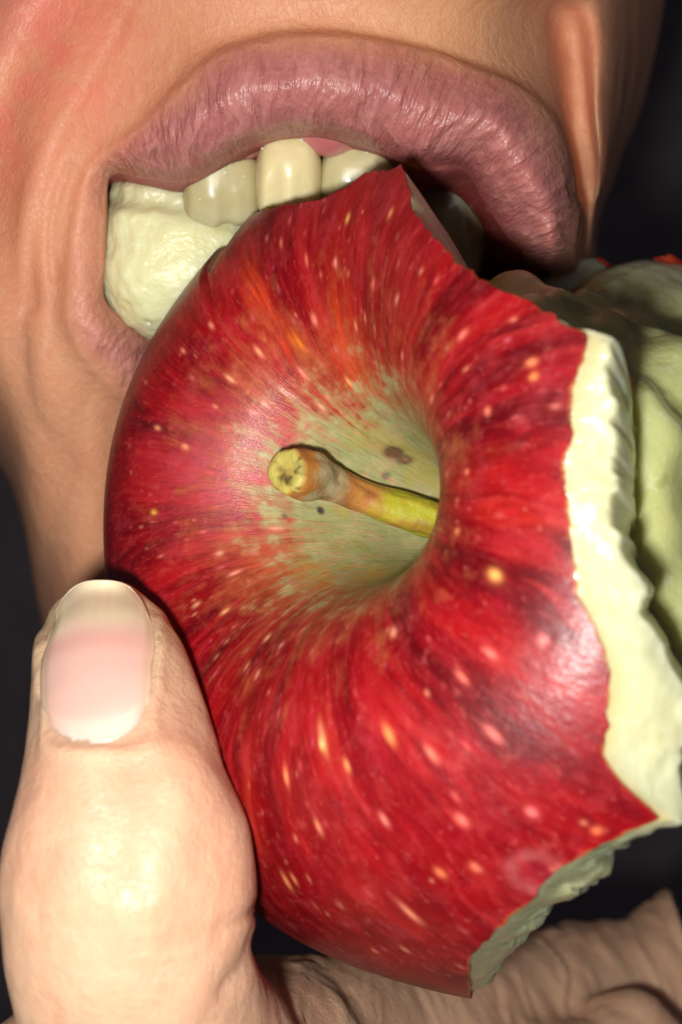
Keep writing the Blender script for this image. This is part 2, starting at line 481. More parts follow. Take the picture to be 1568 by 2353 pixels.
# lenticels: the ones the picture shows, then small random ones
rnd = random.Random(4)
LENT = [(795, 497, 9, 14, (226, 140, 60)), (893, 487, 9, 15, (222, 120, 60)), (763, 602, 7, 13, (232, 120, 104)), (905, 690, 10, 15, (236, 112, 104)), (1060, 765, 12, 20, (236, 84, 84)), (918, 815, 8, 14, (232, 110, 96)),
        (480, 745, 7, 13, (214, 100, 80)), (590, 810, 7, 18, (230, 130, 90)), (715, 730, 9, 16, (228, 110, 90)), (812, 755, 7, 13, (230, 104, 80)), (415, 805, 6, 12, (206, 100, 84)), (525, 875, 7, 16, (232, 140, 104)),
        (797, 885, 7, 16, (238, 150, 90)), (355, 985, 7, 11, (212, 112, 84)), (350, 1170, 8, 9, (240, 160, 40)), (985, 915, 9, 20, (232, 100, 80)), (1112, 945, 11, 12, (234, 92, 72)), (1065, 1085, 9, 12, (230, 100, 72)),
        (1045, 1222, 11, 15, (232, 110, 56)), (1130, 1325, 17, 21, (255, 172, 72)), (1020, 1090, 8, 14, (220, 90, 70)), (897, 1455, 12, 18, (236, 140, 110)), (608, 1462, 9, 13, (240, 150, 110)), (515, 1400, 8, 13, (232, 160, 96)),
        (1240, 1475, 15, 15, (244, 84, 96)), (735, 1700, 12, 42, (240, 130, 76)), (732, 1712, 9, 14, (255, 196, 104)), (890, 1690, 13, 28, (246, 120, 54)), (650, 1780, 9, 24, (234, 116, 64)), (790, 1760, 9, 18, (234, 120, 70)),
        (730, 1905, 9, 22, (214, 110, 76)), (655, 2030, 9, 28, (226, 130, 70)), (672, 2022, 7, 18, (226, 120, 80)), (1010, 2005, 13, 18, (240, 96, 50)), (1090, 1992, 13, 18, (246, 90, 70)), (940, 2100, 12, 42, (236, 112, 90)),
        (1300, 2008, 12, 14, (226, 118, 90)), (1375, 1915, 15, 15, (226, 74, 44)), (925, 2185, 10, 18, (206, 110, 86)), (865, 2252, 8, 12, (200, 110, 80)), (855, 2188, 8, 12, (200, 110, 80)), (1220, 828, 12, 16, (240, 106, 56)),
        (1222, 862, 12, 13, (240, 112, 44)), (445, 1385, 8, 12, (216, 130, 90)), (585, 1545, 8, 14, (228, 120, 96)), (560, 1530, 7, 12, (216, 110, 90)), (505, 1265, 7, 10, (206, 130, 110)), (640, 1480, 8, 10, (196, 120, 130)),
        (1120, 1500, 11, 22, (226, 84, 84)), (1060, 1560, 10, 24, (224, 80, 76)), (990, 1740, 12, 26, (234, 84, 74)), (1130, 1690, 12, 30, (226, 80, 84)), (875, 1880, 10, 20, (204, 90, 90)), (1060, 1890, 14, 20, (236, 80, 80)),
        (1225, 1870, 15, 18, (214, 70, 84)), (540, 1310, 7, 20, (226, 120, 100)), (640, 1210, 8, 22, (228, 130, 110)), (420, 1030, 8, 10, (224, 120, 84)), (575, 950, 8, 14, (224, 110, 110)), (605, 935, 7, 12, (226, 130, 120)),
        (700, 600, 6, 18, (214, 70, 60)), (640, 560, 6, 16, (200, 60, 60)), (1000, 640, 9, 14, (214, 40, 50)), (850, 655, 8, 13, (226, 70, 70)), (690, 860, 7, 22, (230, 110, 90)), (735, 940, 6, 16, (224, 150, 110))]
lm = []
for (u, v, ru, rv, cc) in LENT:
    s0, p0 = surf_at(u, v)
    c0 = apple_pt(np.array(s0), np.array(p0)); sc = (c0[1] - CAM_Y) / F
    cc = tuple(0.68 * a + 0.32 * b for a, b in zip(cc, (236, 176, 136)))
    lm.append((s0, p0, ru * sc * 0.74, rv * sc * 0.84, cc, 0.92))
for k in range(900):
    s0 = 8 + 60 * rnd.random() ** 0.8
    p0 = rnd.uniform(-np.pi, np.pi)
    r0 = rnd.uniform(0.07, 0.16) * (0.55 + s0 / 60)
    cc = rnd.choice([(222, 100, 96), (228, 128, 104), (214, 84, 84), (232, 140, 110), (206, 96, 110)])
    lm.append((s0, p0, r0, r0 * rnd.uniform(1.1, 2.6), cc, rnd.uniform(0.15, 0.6)))
qs = q
for (s0, p0, ru, rv, cc, k) in lm:
    r_ = max(float(np.interp(s0, tt, RHO)), 2.0)
    dq = np.mod(qs - DIRN * p0 + np.pi, 2 * np.pi) - np.pi
    ci = np.nonzero(np.abs(dq) * r_ < 3 * ru + 0.2)[0]
    if not len(ci): continue
    m = np.exp(-(((S[ci] - s0) / rv) ** 2 + ((dq[ci] * r_)[:, None] / ru) ** 2)) * k
    m = np.clip(m * 1.25, 0, 1)
    col[ci] = mixc(col[ci], m, C(*cc))
# pale torn line right at the cut
last = (se[:, None] - S)
ed = np.where(long[:, None], 0, sstep(0.22, 0.02, last) * fin[:, None])
wq = np.interp(qq, ep2, ew)[:, None]
col = mixc(col, ed * np.clip(0.05 + 0.3 * wq, 0, .6) * sstep(-0.6, 0.6, noise(qq * 26, 9, 0, 75))[:, None], C(214, 130, 64))
# roll-in lip of the skin edge: a few extra rows pointing into the flesh
nrm_in = AC - Vs[:, -1]
nrm_in /= np.linalg.norm(nrm_in, axis=-1, keepdims=True)
lip1 = Vs[:, -1] + nrm_in * 0.18; lip2 = Vs[:, -1] + nrm_in * 0.8
Vg = np.concatenate([Vs, lip1[:, None], lip2[:, None]], 1)
lk = (0.15 + 0.4 * sstep(-0.3, 0.6, noise(qq * 30, 5, 0, 74)))[:, None, None]
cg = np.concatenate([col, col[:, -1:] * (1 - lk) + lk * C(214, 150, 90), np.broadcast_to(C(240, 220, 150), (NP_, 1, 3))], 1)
pol = np.stack([np.cos(phi), np.sin(phi), S * 0.1], -1)
pg = np.concatenate([pol, pol[:, -1:], pol[:, -1:]], 1)
fc = grid_faces(NP_, NS_ + 2, True)
# --- skin: blossom end under the bites
NB, NBS = 420, 90
qb = np.linspace(PH0 - 0.02, PH1 + 0.02, NB)
sb0 = back_s(qb) + back_jag(qb)
rb = sb0[:, None] + np.linspace(0, 1, NBS)[None, :] * (LEN - 0.02 - sb0[:, None])
phb = (DIRN * qb)[:, None] + 0 * rb
Vb = apple_pt(rb, phb) + 0
nb = fbm(np.cos(phb) * 12, np.sin(phb) * 12, rb * .03, 51, 3)
cb = np.broadcast_to(C(150, 20, 22), rb.shape + (3,)).copy()
cb = mixc(cb, sstep(0, .8, nb) * 0.7, C(196, 96, 40))
pb = np.stack([np.cos(phb), np.sin(phb), rb * 0.1], -1)
fb = grid_faces(NB, NBS) + NP_ * (NS_ + 2)
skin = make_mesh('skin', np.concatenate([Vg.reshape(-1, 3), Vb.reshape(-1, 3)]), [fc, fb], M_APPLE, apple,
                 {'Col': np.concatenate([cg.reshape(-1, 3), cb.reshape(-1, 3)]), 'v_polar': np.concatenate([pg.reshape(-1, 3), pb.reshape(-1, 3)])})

# --- flesh inside the bites
NF, NFS = 1100, 300
qf = np.linspace(PH0 - 0.09, PH1 + 0.09, NF)
sef, ff, qqf = edge_s(qf, 0.0)
sef = np.minimum(sef, np.interp(qqf, ep2, es) + 1.0)
sbf = np.maximum(back_s(qqf), sef + 6)
rowf = (sef - 1.2)[:, None] + (np.linspace(0, 1, NFS) ** 1.25)[None, :] * (sbf - sef + 1.2)[:, None]
rowf = rowf + back_jag(qqf)[:, None] * np.exp(-(sbf[:, None] - rowf) / 1.3)
phf = (DIRN * qf)[:, None] + 0 * rowf
Qf = apple_pt(rowf, phf)
a_ = np.maximum(rowf - sef[:, None], 0)
b_ = np.maximum(sbf[:, None] - rowf, 0)
wl = ledge_w(qqf)[:, None]
wl = np.maximum(wl - 0.35 * np.minimum(wl, 1.5), 0)
n1 = fbm(Qf[..., 0] / 4.0, Qf[..., 1] / 4.0, Qf[..., 2] / 4.0, 61, 3, 0.42)
n2 = fbm(Qf[..., 0] / 1.2, Qf[..., 1] / 1.2, Qf[..., 2] / 1.2, 62, 2)
n1c = fbm(Qf[..., 0] / 11, Qf[..., 1] / 11, Qf[..., 2] / 11, 63, 2, 0.35)
slope = np.interp(qqf, ep2, 0.22 + 0 * ew)[:, None]
lowb = sstep(np.interp(1, [0, 1], [ep2[38], ep2[38]]) - 0.02, ep2[40], qqf)[:, None]     # lower bite: ledge slopes away
slope = slope + 0.38 * lowb
wl = wl * (1 + lowb * (0.35 * noise(qqf * 26, 4, 0, 84) + 0.25 * noise(qqf * 64, 4, 0, 85))[:, None])
d_top = 0.45 + slope * np.minimum(a_, wl) + 0.35 * sstep(0, wl + 0.01, a_) * (n1 * 1.3 + n2 * 0.4) * np.minimum(a_ / 1.0, 1)
xo = np.maximum(a_ - wl, 0)
wsm = np.interp(qqf, ep2, ew)[:, None]
d_top = d_top + 3.4 * xo ** 2 / (xo + 0.05 + 0.2 * np.minimum(wsm, 4))
d_back = 0.15 + 0.9 * b_ + 0.3 * np.minimum(b_, 1) * n1 + 0.5 * np.minimum(b_ / 3, 1) * n1c
core = 15.5 + 2.6 * n1c
kk = 2.0
def smin(a, b, k):
    h = np.clip(0.5 + 0.5 * (b - a) / k, 0, 1)
    return b * (1 - h) + a * h - k * h * (1 - h)
dep = smin(smin(d_top, d_back, kk) + 0, core, 3.0)
dep = np.where(a_ <= wl, np.minimum(dep + 0.0, d_top), dep)
dep = np.where(rowf < sef[:, None], 0.45, np.maximum(dep, 0.4))
endf = sstep(PH0 - 0.02, PH0 + 0.10, qqf) * sstep(PH1 + 0.08, PH1 + 0.02, qqf)
dep = 0.45 + (dep - 0.45) * endf[:, None]
ctr = AC + 0 * Qf
din = ctr - Qf
rad_ = np.linalg.norm(din, axis=-1, keepdims=True)
Vf = Qf + din / rad_ * np.minimum(dep, rad_[..., 0] - 6)[..., None]
cf = np.broadcast_to(C(206, 203, 164), rowf.shape + (3,)).copy()
cf = mixc(cf, sstep(1.8, 0.0, a_ + 0.3 * n2) * 0.6, C(212, 178, 108))
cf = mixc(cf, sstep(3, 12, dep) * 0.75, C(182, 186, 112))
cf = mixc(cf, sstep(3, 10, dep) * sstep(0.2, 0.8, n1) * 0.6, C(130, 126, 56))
cf = mixc(cf, lowb * 0.85, C(150, 154, 116))  # lower bite painted darker, for the dimmer light on its downward slope
cf = mixc(cf, sstep(2.5, 0.5, b_) * 0.5, C(206, 206, 160))
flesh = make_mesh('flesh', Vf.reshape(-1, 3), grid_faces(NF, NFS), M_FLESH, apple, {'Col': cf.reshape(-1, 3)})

# --- stem
def surf_depth(u, v):
    s, p = surf_at(u, v)
    return float(apple_pt(np.array(s), np.array(p))[1] - CAM_Y)
base = AC + ax * 12.0
d_tip = surf_depth(665, 1085) - 5.2
d_mid = surf_depth(840, 1140) - 1.9
tip = W(662, 1083, d_tip)
mid = W(845, 1145, d_mid)
pre = W(745, 1105, surf_depth(745, 1105) - 2.7)
lowr = W(1000, 1196, (base[1] - CAM_Y) * 0.45 + d_mid * 0.55)
path = catmull([base - ax * 1.5, lowr * 0.5 + base * 0.5 + 0.3, lowr, mid, pre, tip], 16, False)
npth = len(path)
tv = np.linspace(0, 1, npth)
rad = 1.28 + 0.12 * np.sin(tv * 17) + 0.55 * sstep(0.78, 0.93, tv) + 0.4 * sstep(0.25, 0.0, tv)
ns_ = 40
tan = np.gradient(path, axis=0); tan /= np.linalg.norm(tan, axis=1, keepdims=True)
up = np.array([0, -1.0, 0.2])
sx = np.cross(tan, up); sx /= np.linalg.norm(sx, axis=1, keepdims=True)
sy = np.cross(sx, tan)
an = np.linspace(0, 2 * np.pi, ns_, endpoint=False)
rings = []
rfac = rad[:, None] * (1 + 0.13 * noise(np.cos(an)[None] * 1.6 + 0 * tv[:, None], np.sin(an)[None] * 1.6, tv[:, None] * 9, 7) + 0.07 * noise(np.cos(an)[None] * 4 + 0 * tv[:, None], np.sin(an)[None] * 4, tv[:, None] * 14, 8))
ring = path[:, None] + rfac[..., None] * (np.cos(an)[None, :, None] * sx[:, None] + np.sin(an)[None, :, None] * sy[:, None])
ring = list(ring); tcol = list(tv)
for k, (f_, z_) in enumerate([(0.93, 0.30), (0.80, 0.45), (0.6, 0.40), (0.4, 0.32), (0.2, 0.36), (0.02, 0.36)]):
    ring.append(path[-1] + tan[-1] * z_ + (ring[npth - 1] - path[-1]) * f_); tcol.append(1.0 + 0.02 * (k + 1))
ring = np.array(ring); tcol = np.array(tcol)
TT = tcol[:, None] + 0 * an[None]
nn = fbm(ring[..., 0] * .8, ring[..., 1] * .8, ring[..., 2] * .8, 9, 3)
sc_ = np.broadcast_to(C(178, 176, 30), TT.shape + (3,)).copy()
sc_ = mixc(sc_, sstep(0.42, 0.66, TT + 0.08 * nn), C(190, 122, 62))
sc_ = mixc(sc_, sstep(0.70, 0.80, TT + 0.05 * nn), C(176, 164, 124))
sc_ = mixc(sc_, sstep(0.88, 0.95, TT + 0.05 * nn), C(190, 122, 50))
sc_ = mixc(sc_, sstep(0.99, 1.02, TT), C(206, 190, 96))
sc_ = mixc(sc_, sstep(0.15, 0.7, nn) * 0.5, C(140, 82, 34))
loc = (ring - path[-1]) @ np.stack([sx[-1], sy[-1]], 1)
cres = (TT > 1.0) * np.exp(-((loc[..., 0] + 0.5 + loc[..., 1] * 0.3) / 0.3) ** 2) * sstep(1.2, 0.6, np.abs(loc[..., 1]))
sc_ = mixc(sc_, np.clip(cres, 0, 1) * 0.0 + np.clip((TT > 1.0) * sstep(0.3, 0.75, fbm(ring[..., 0] * 1.4, ring[..., 1] * 1.4, ring[..., 2] * 1.4, 19, 3)) , 0, 1) * 0.85, C(66, 46, 20))
make_mesh('stem', ring.reshape(-1, 3), grid_faces(len(ring), ns_ , False), M_STEM, apple, {'Col': sc_.reshape(-1, 3)})
# close the tube seam
me = bpy.data.objects['stem'].data
bm_ = bmesh.new(); bm_.from_mesh(me); bm_.verts.ensure_lookup_table()
for i in range(len(ring) - 1):
    a0, b0 = i * ns_ + ns_ - 1, i * ns_
    f_ = bm_.faces.new([bm_.verts[j] for j in (a0, b0, b0 + ns_, a0 + ns_)]); f_.smooth = True
bmesh.ops.recalc_face_normals(bm_, faces=bm_.faces)
bm_.to_mesh(me); bm_.free()

# --- piece of flesh in the mouth, still hanging on the apple
def blob(name, c, r, power, n, mat, parent, disp=None, colf=None):
    th = np.linspace(0, np.pi, n)[:, None]; ph = np.linspace(0, 2 * np.pi, 2 * n, endpoint=False)[None]
    def sp(x): return np.sign(x) * np.abs(x) ** (2.0 / power)
    X = sp(np.sin(th)) * sp(np.cos(ph)); Y = sp(np.sin(th)) * sp(np.sin(ph)); Z = sp(np.cos(th)) + 0 * ph
    P = np.stack([X * r[0], Y * r[1], Z * r[2]], -1)
    if disp is not None: P = disp(P)
    P = P + c
    Pt = np.swapaxes(P, 0, 1)
    cols = colf(Pt) if colf else None
    return make_mesh(name, Pt.reshape(-1, 3), grid_faces(2 * n, n, True), mat, parent, {'Col': cols.reshape(-1, 3)} if cols is not None else None)

def chunk_disp(P):
    n_ = fbm(P[..., 0] / 3, P[..., 1] / 3, P[..., 2] / 3, 101, 4)
    n_s = fbm(P[..., 0] / .8, P[..., 1] / .8, P[..., 2] / .8, 102, 3)
    k = 1 + 0.022 * n_ + 0.008 * n_s
    g = np.exp(-((P[..., 2] - 2.6 + 0.25 * P[..., 0] + 0.3 * n_) / 0.8) ** 2)
    P = P * k[..., None]
    P[..., 1] += 0.7 * g * (P[..., 1] < 0) + 0.5 * sstep(2.0, 4.0, P[..., 2]) * (P[..., 1] < 0)
    return P
def chunk_col(P):
    n_ = fbm(P[..., 0] / 2.5, P[..., 1] / 2.5, P[..., 2] / 2.5, 111, 3)
    c = np.broadcast_to(C(226, 223, 176), P.shape).copy()
    c = mixc(c, sstep(0, .9, n_) * 0.5, C(218, 208, 146))
    zz = P[..., 2] - W(400, 590, 127)[2]
    c = mixc(c, sstep(1.5, 4.5, zz) * 0.5, C(196, 190, 150))
    return c
blob('torn_flesh', W(425, 590, 128.5), (7.3, 8.5, 7.7), 2.7, 150, M_CHUNK, apple, chunk_disp, chunk_col)

# ------------------------------------------------------------------ person: face
person = empty('person', None, 'person biting into the apple with mouth wide open, thumb and fingers holding it', 'person')
# stations round the mouth; rings from inside the mouth to the outer skin: r2 inner edge, r3, r4 fullest, r5 lip border, r6 crease, r7, r8, r9
ST = [
 [(258,402,121), (250,394,119.8), (240,388,119), (222,374,118.4), (190,356,118.8), (100,300,117.6), (-60,220,112), (-350,100,125)],
 [(345,410,119), (334,376,116.3), (328,345,114.8), (318,305,114.6), (288,268,116), (195,150,115.6), (60,-40,110), (-150,-350,120)],
 [(440,412,117), (434,365,113.4), (426,295,111), (420,205,111.4), (392,165,113.6), (305,20,113.4), (200,-180,110), (100,-450,120)],
 [(560,342,115), (548,302,111), (540,222,108.7), (530,125,109.4), (518,86,111.6), (480,-30,110.6), (420,-200,108), (350,-500,115)],
 [(690,309,114), (690,272,110), (700,190,107.6), (715,92,108.6), (720,56,110.8), (722,-60,109.5), (700,-220,106), (650,-500,108)],
 [(830,332,114), (845,288,110), (870,200,108), (900,108,109.6), (908,78,111.8), (935,-30,110), (960,-200,105), (980,-500,100)],
 [(950,378,115), (970,332,111), (1010,242,109.5), (1050,152,111.4), (1068,124,114), (1125,20,114), (1180,-110,107), (1250,-400,102)],
 [(1060,386,117), (1090,348,112.8), (1140,282,110.8), (1200,214,114), (1226,186,119), (1294,60,126.0), (1390,-40,126.4), (1540,-230,160)],
 [(1115,465,119), (1162,432,114.8), (1222,386,113), (1298,326,118), (1316,312,123.5), (1334,298,128.3), (1400,240,128.6), (1490,190,190)],
 [(1160,535,121), (1206,512,117.2), (1268,480,115.5), (1330,447,121.5), (1340,440,127), (1350,425,133), (1391,400,133), (1414,400,205)],
 [(1205,596,126), (1240,592,122.5), (1275,588,121), (1316,578,126), (1328,578,131), (1345,578,142), (1362,585,155), (1368,602,215)],
 [(1180,700,152), (1215,705,150), (1250,712,149), (1290,720,152), (1310,730,158), (1330,800,168), (1380,900,182), (1450,1000,215)],
 [(1000,950,164), (1010,1000,162), (1020,1040,161), (1040,1080,162), (1050,1130,165), (1050,1260,166), (1020,1450,170), (980,1650,200)],
 [(700,960,160), (700,1000,158), (700,1040,157), (690,1090,158), (680,1140,160), (650,1300,160), (600,1500,162), (560,1750,190)],
 [(420,815,134), (402,842,130.5), (385,875,129), (352,935,130), (330,985,132), (300,1150,133), (250,1380,138), (240,1650,165)],
 [(305,742,126), (285,775,123.4), (262,805,122.6), (228,850,123.4), (202,890,125.2), (155,1030,128), (98,1260,138), (112,1480,175)],
 [(243,690,123), (224,708,121.2), (198,725,120.6), (162,748,121), (136,775,122.4), (75,890,125), (22,1020,136), (40,1150,185)],
 [(243,600,122), (224,602,120.7), (198,604,120), (165,606,119.9), (135,610,120.8), (62,650,121.6), (-70,800,128), (-90,920,170)],
 [(247,500,121.4), (231,496,120.1), (210,490,119.4), (184,480,119), (150,468,119.6), (76,445,118.6), (-120,430,114), (-400,450,135)],
]
LIPW = [.5, .9, 1, 1, 1, 1, 1, 1, 1, 1, .9, .8, .8, .8, .85, .7, .36, .22, .26]
ST = np.array(ST, float)
nst = len(ST)
P3 = W(ST[..., 0], ST[..., 1], ST[..., 2])            # (stations, rings, 3)
mouth_c = W(640, 560, 150)
r1 = P3[:, 0] + 0.10 * (mouth_c - P3[:, 0]) * np.array([-0.6, 0, -0.6]) + np.array([0, 4.5, 0])
r0 = P3[:, 0] * 0.75 + 0.25 * mouth_c; r0[:, 1] = np.maximum(P3[:, 0, 1], 0) + 16
rm = P3[:, 0] * 0.25 + 0.75 * mouth_c; rm[:, 1] = 58
allr = np.concatenate([rm[:, None], r0[:, None], r1[:, None], P3], 1)      # 11 rings
NA, NR = 56, 22
rr_ = catmull(allr.reshape(nst, -1), NA, True).reshape(nst * NA, allr.shape[1], 3)
G = catmull(np.swapaxes(rr_, 0, 1).reshape(allr.shape[1], -1), NR, False).reshape(-1, nst * NA, 3)
G = np.swapaxes(G, 0, 1)                                # (around, across, 3)
na, nr = G.shape[:2]
ridx = np.arange(nr) / NR                               # 0..10, r2 inner edge = 3, r4 = 5, border = 6
lw = catmull(np.array(LIPW)[:, None], NA, True)[:, 0]
# normals
gu = np.roll(G, -1, 0) - np.roll(G, 1, 0); gv = np.gradient(G, axis=1)
GN = np.cross(gu, gv); GN /= np.linalg.norm(GN, axis=-1, keepdims=True) + 1e-9
if GN[nst // 4 * NA, 5 * NR, 1] > 0: GN = -GN
arc = np.r_[0, np.cumsum(np.linalg.norm(np.diff(G[:, 5 * NR], axis=0), axis=1))]   # mm along the lip
A_, R_ = np.meshgrid(arc, ridx, indexing='ij')
bn = 0.35 * fbm(G[..., 0] / 4, G[..., 1] / 4, G[..., 2] / 4, 201, 3)
lipm = sstep(2.2, 3.2, R_) * sstep(6.75, 5.2, R_ + 0.8 * bn) * lw[:, None]
gx, gy_, gz = G[..., 0], G[..., 1], G[..., 2]
wrp = 0.8 * noise(A_ / 4.0, R_ * 1.2, 0 * A_, 207)
wr = fbm(A_ / 0.8 + wrp, R_ * 1.3, 0 * A_, 202, 3, 0.55)
wr2 = noise(A_ / 0.36 + wrp, R_ * 2.6, 0 * A_, 203)
deepw = -np.maximum(0, noise(A_ / 1.6 + wrp, R_ * 0.7, 0 * A_, 204) - 0.35) * 0.42
disp = lipm * sstep(3.0, 4.0, R_) * (0.09 * wr + 0.03 * wr2 + deepw)
disp = disp + (1 - lipm) * sstep(5.5, 6.5, R_) * (0.08 * fbm(gx / 5, gy_ / 5, gz / 5, 205, 3) + 0.02 * fbm(gx / .6, gy_ / .6, gz / .6, 206, 2))
# fine creases round the mouth corner (cheek side)
GU, GV = PX(G)
def crease(pts, width, depth, soft=1.0):
    pts = catmull(np.array(pts, float), 14, False)
    d2 = np.full(GU.shape, 1e9)
    sel = (GU > pts[:, 0].min() - 80) & (GU < pts[:, 0].max() + 80) & (GV > pts[:, 1].min() - 80) & (GV < pts[:, 1].max() + 80) & (R_ > 5.6)
    gu_, gv_ = GU[sel], GV[sel]
    dd = np.full(gu_.shape, 1e9)
    for p_ in pts:
        dd = np.minimum(dd, (gu_ - p_[0]) ** 2 + (gv_ - p_[1]) ** 2)
    d2[sel] = dd
    return -depth * np.exp(-d2 / width ** 2)
disp = disp + crease([(300, -10), (255, 90), (190, 200), (120, 320), (75, 450), (62, 580), (70, 700)], 24, 0.55)
disp = disp + crease([(160, 380), (128, 470), (118, 560), (124, 640)], 12, 0.22)
disp = disp + crease([(190, 230), (140, 330), (100, 430), (90, 520)], 12, 0.12)
disp = disp + crease([(1295, 40), (1315, 200), (1335, 330), (1350, 440)], 34, 0.6)
G2 = G + GN * disp[..., None]
# colours
fcol = np.broadcast_to(C(212, 150, 116), A_.shape + (3,)).copy()
bl = fbm(gx / 9, gy_ / 9, gz / 9, 211, 3)
fcol = mixc(fcol, sstep(0, .9, bl) * 0.35, C(206, 132, 100))
def at3(u, v, r_mm):
    k = np.argmin((GU - u) ** 2 + (GV - v) ** 2 + np.where(R_ > 5.5, 0, 1e9))
    c = G.reshape(-1, 3)[k]
    return np.exp(-np.sum((G - c) ** 2, -1) / r_mm ** 2)
fcol = mixc(fcol, np.clip(at3(30, 60, 9.0) + 0.5 * at3(20, 330, 7), 0, 1) * 0.6 * sstep(-0.9, 0.7, bl + 0.6 * fbm(gx / 2.2, gy_ / 2.2, gz / 2.2, 212, 3)), C(224, 108, 104))
fcol = mixc(fcol, at3(0, 30, 4.5) * 0.35, C(210, 70, 86))
fcol = mixc(fcol, at3(1000, 40, 7) * 0.4, C(206, 160, 112))
fcol = mixc(fcol, at3(420, 120, 5) * 0.3, C(190, 140, 96))
fcol = mixc(fcol, at3(180, 1150, 12) * 0.35, C(190, 138, 100))
lipc = np.broadcast_to(C(172, 106, 104), fcol.shape).copy()
lipc = mixc(lipc, sstep(-.2, .8, wr) * 0.5, C(192, 130, 126))
lipc = mixc(lipc, sstep(5.0, 6.0, R_) * 0.35, C(196, 116, 100))
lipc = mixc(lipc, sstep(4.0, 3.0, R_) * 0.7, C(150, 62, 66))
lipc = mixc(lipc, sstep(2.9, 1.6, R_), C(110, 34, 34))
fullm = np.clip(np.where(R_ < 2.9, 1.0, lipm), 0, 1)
fcol = fcol * (1 - fullm[..., None]) + lipc * fullm[..., None]
vlip = np.stack([A_ / 0.55, R_ * 1.0, 0 * A_], -1)
fv = G2.reshape(-1, 3); ncen = len(fv)
fv = np.concatenate([fv, G2[:, 0].mean(0)[None]])
ff4 = grid_faces(na, nr, True, flip=True)
cenf = np.array([(i * nr, ((i + 1) % na) * nr, ncen) for i in range(na)])
def padv(a, v): return np.concatenate([a.reshape(-1, a.shape[-1]) if a.ndim == 3 else a.ravel(), v])
face = make_mesh('face', fv, [ff4, cenf], M_FACE, person,
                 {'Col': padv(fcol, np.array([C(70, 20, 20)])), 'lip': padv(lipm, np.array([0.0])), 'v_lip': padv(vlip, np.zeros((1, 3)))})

# ------------------------------------------------------------------ teeth and gum
def tooth(u0, u1, v0, v1, d, tilt, colr, yaw=0.0, thick=3.2, tip_w=1.0):
    """upper tooth seen between columns u0..u1, gum at v0, biting edge at v1"""
    c = W((u0 + u1) / 2, (v0 + v1) / 2, d + thick)
    hw = (u1 - u0) / 2 / F * d; hh = (v1 - v0) / 2 / F * d
    def dsp(P):
        X, Y, Z = P[..., 0] / hw, P[..., 1] / thick, P[..., 2] / hh
        k = 1 - 0.16 * sstep(0.1, 1.0, Z) + (tip_w - 1) * sstep(0.2, -1, Z)
        x = P[..., 0] * k
        y = P[..., 1] * (1 - 0.45 * sstep(0.2, -1.0, Z)) + 0.05 * fbm(P[..., 0] / 2, P[..., 1] / 2, P[..., 2] / 2, int(u0), 3) * thick + 0.35 * np.abs(X) ** 2 * thick * 0.6
        z = P[..., 2] + 0.12 * hh * noise(P[..., 0] * 0.9, 0 * X, 0 * X, int(u1)) * (Z < 0)
        ca, sa = math.cos(tilt), math.sin(tilt)
        x, z = x * ca - z * sa, x * sa + z * ca
        cy, sy_ = math.cos(yaw), math.sin(yaw)
        x, y = x * cy - y * sy_, x * sy_ + y * cy
        return np.stack([x, y, z], -1)
    def cl(P):
        zz = (P[..., 2] - c[2]) / hh
        cc = np.broadcast_to(C(*colr), P.shape).copy()
        cc = mixc(cc, sstep(0.3, 1.0, zz) * 0.6, C(196, 170, 96))
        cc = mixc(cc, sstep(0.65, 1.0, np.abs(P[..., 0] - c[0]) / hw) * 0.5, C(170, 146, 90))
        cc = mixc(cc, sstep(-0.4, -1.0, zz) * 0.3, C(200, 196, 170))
        return cc
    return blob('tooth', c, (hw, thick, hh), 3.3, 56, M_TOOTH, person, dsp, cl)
tooth(420, 606, 325, 520, 118.2, 0.08, (190, 178, 134), 0.22, 2.6)
tooth(586, 742, 300, 500, 115.2, 0.0, (226, 210, 162), 0.05, 2.6)
tooth(728, 915, 318, 520, 116.6, -0.10, (198, 188, 146), -0.1, 2.8)
tooth(915, 1125, 345, 680, 125.5, -0.2, (116, 108, 82), -0.25, 2.6)  # dull grey tooth, with the apple's shadow painted into its colour
# gum ridge above the teeth
gp = catmull(W(np.array([380, 480, 590, 665, 740, 830, 930, 1040, 1130]), np.array([380, 345, 318, 296, 322, 312, 340, 360, 420]), np.array([121, 119.5, 118.2, 117.4, 116.9, 117.8, 119.5, 123.5, 127.])), 14, False)
an = np.linspace(0, 2 * np.pi, 24, endpoint=False)
tn = np.gradient(gp, axis=0); tn /= np.linalg.norm(tn, axis=1, keepdims=True)
s1 = np.cross(tn, [0, 1.0, 0]); s1 /= np.linalg.norm(s1, axis=1, keepdims=True); s2 = np.cross(tn, s1)
gr = gp[:, None] + (np.cos(an)[None, :, None] * s1[:, None] * 1.3 + np.sin(an)[None, :, None] * s2[:, None] * 2.0) * (1 + 0.12 * noise(np.arange(len(gp))[:, None] / 5.0 + 0 * an[None], np.cos(an)[None] * 1.5, np.sin(an)[None] * 1.5, 301))[..., None]
make_mesh('gum', np.swapaxes(gr, 0, 1).reshape(-1, 3), grid_faces(24, len(gp), True), M_GUM, person)
# saliva beads, most of them standing in for glints of the flash
SALIVA_GLINTS = []
for (u, v, r) in [(535, 352, .2), (527, 375, .2), (519, 397, .18), (562, 405, .12), (603, 341, .1), (693, 321, .13), (843, 350, .1), (957, 387, .13), (343, 745, .22), (372, 418, .12), (460, 458, .09)]:
    SALIVA_GLINTS.append((u, v, r))

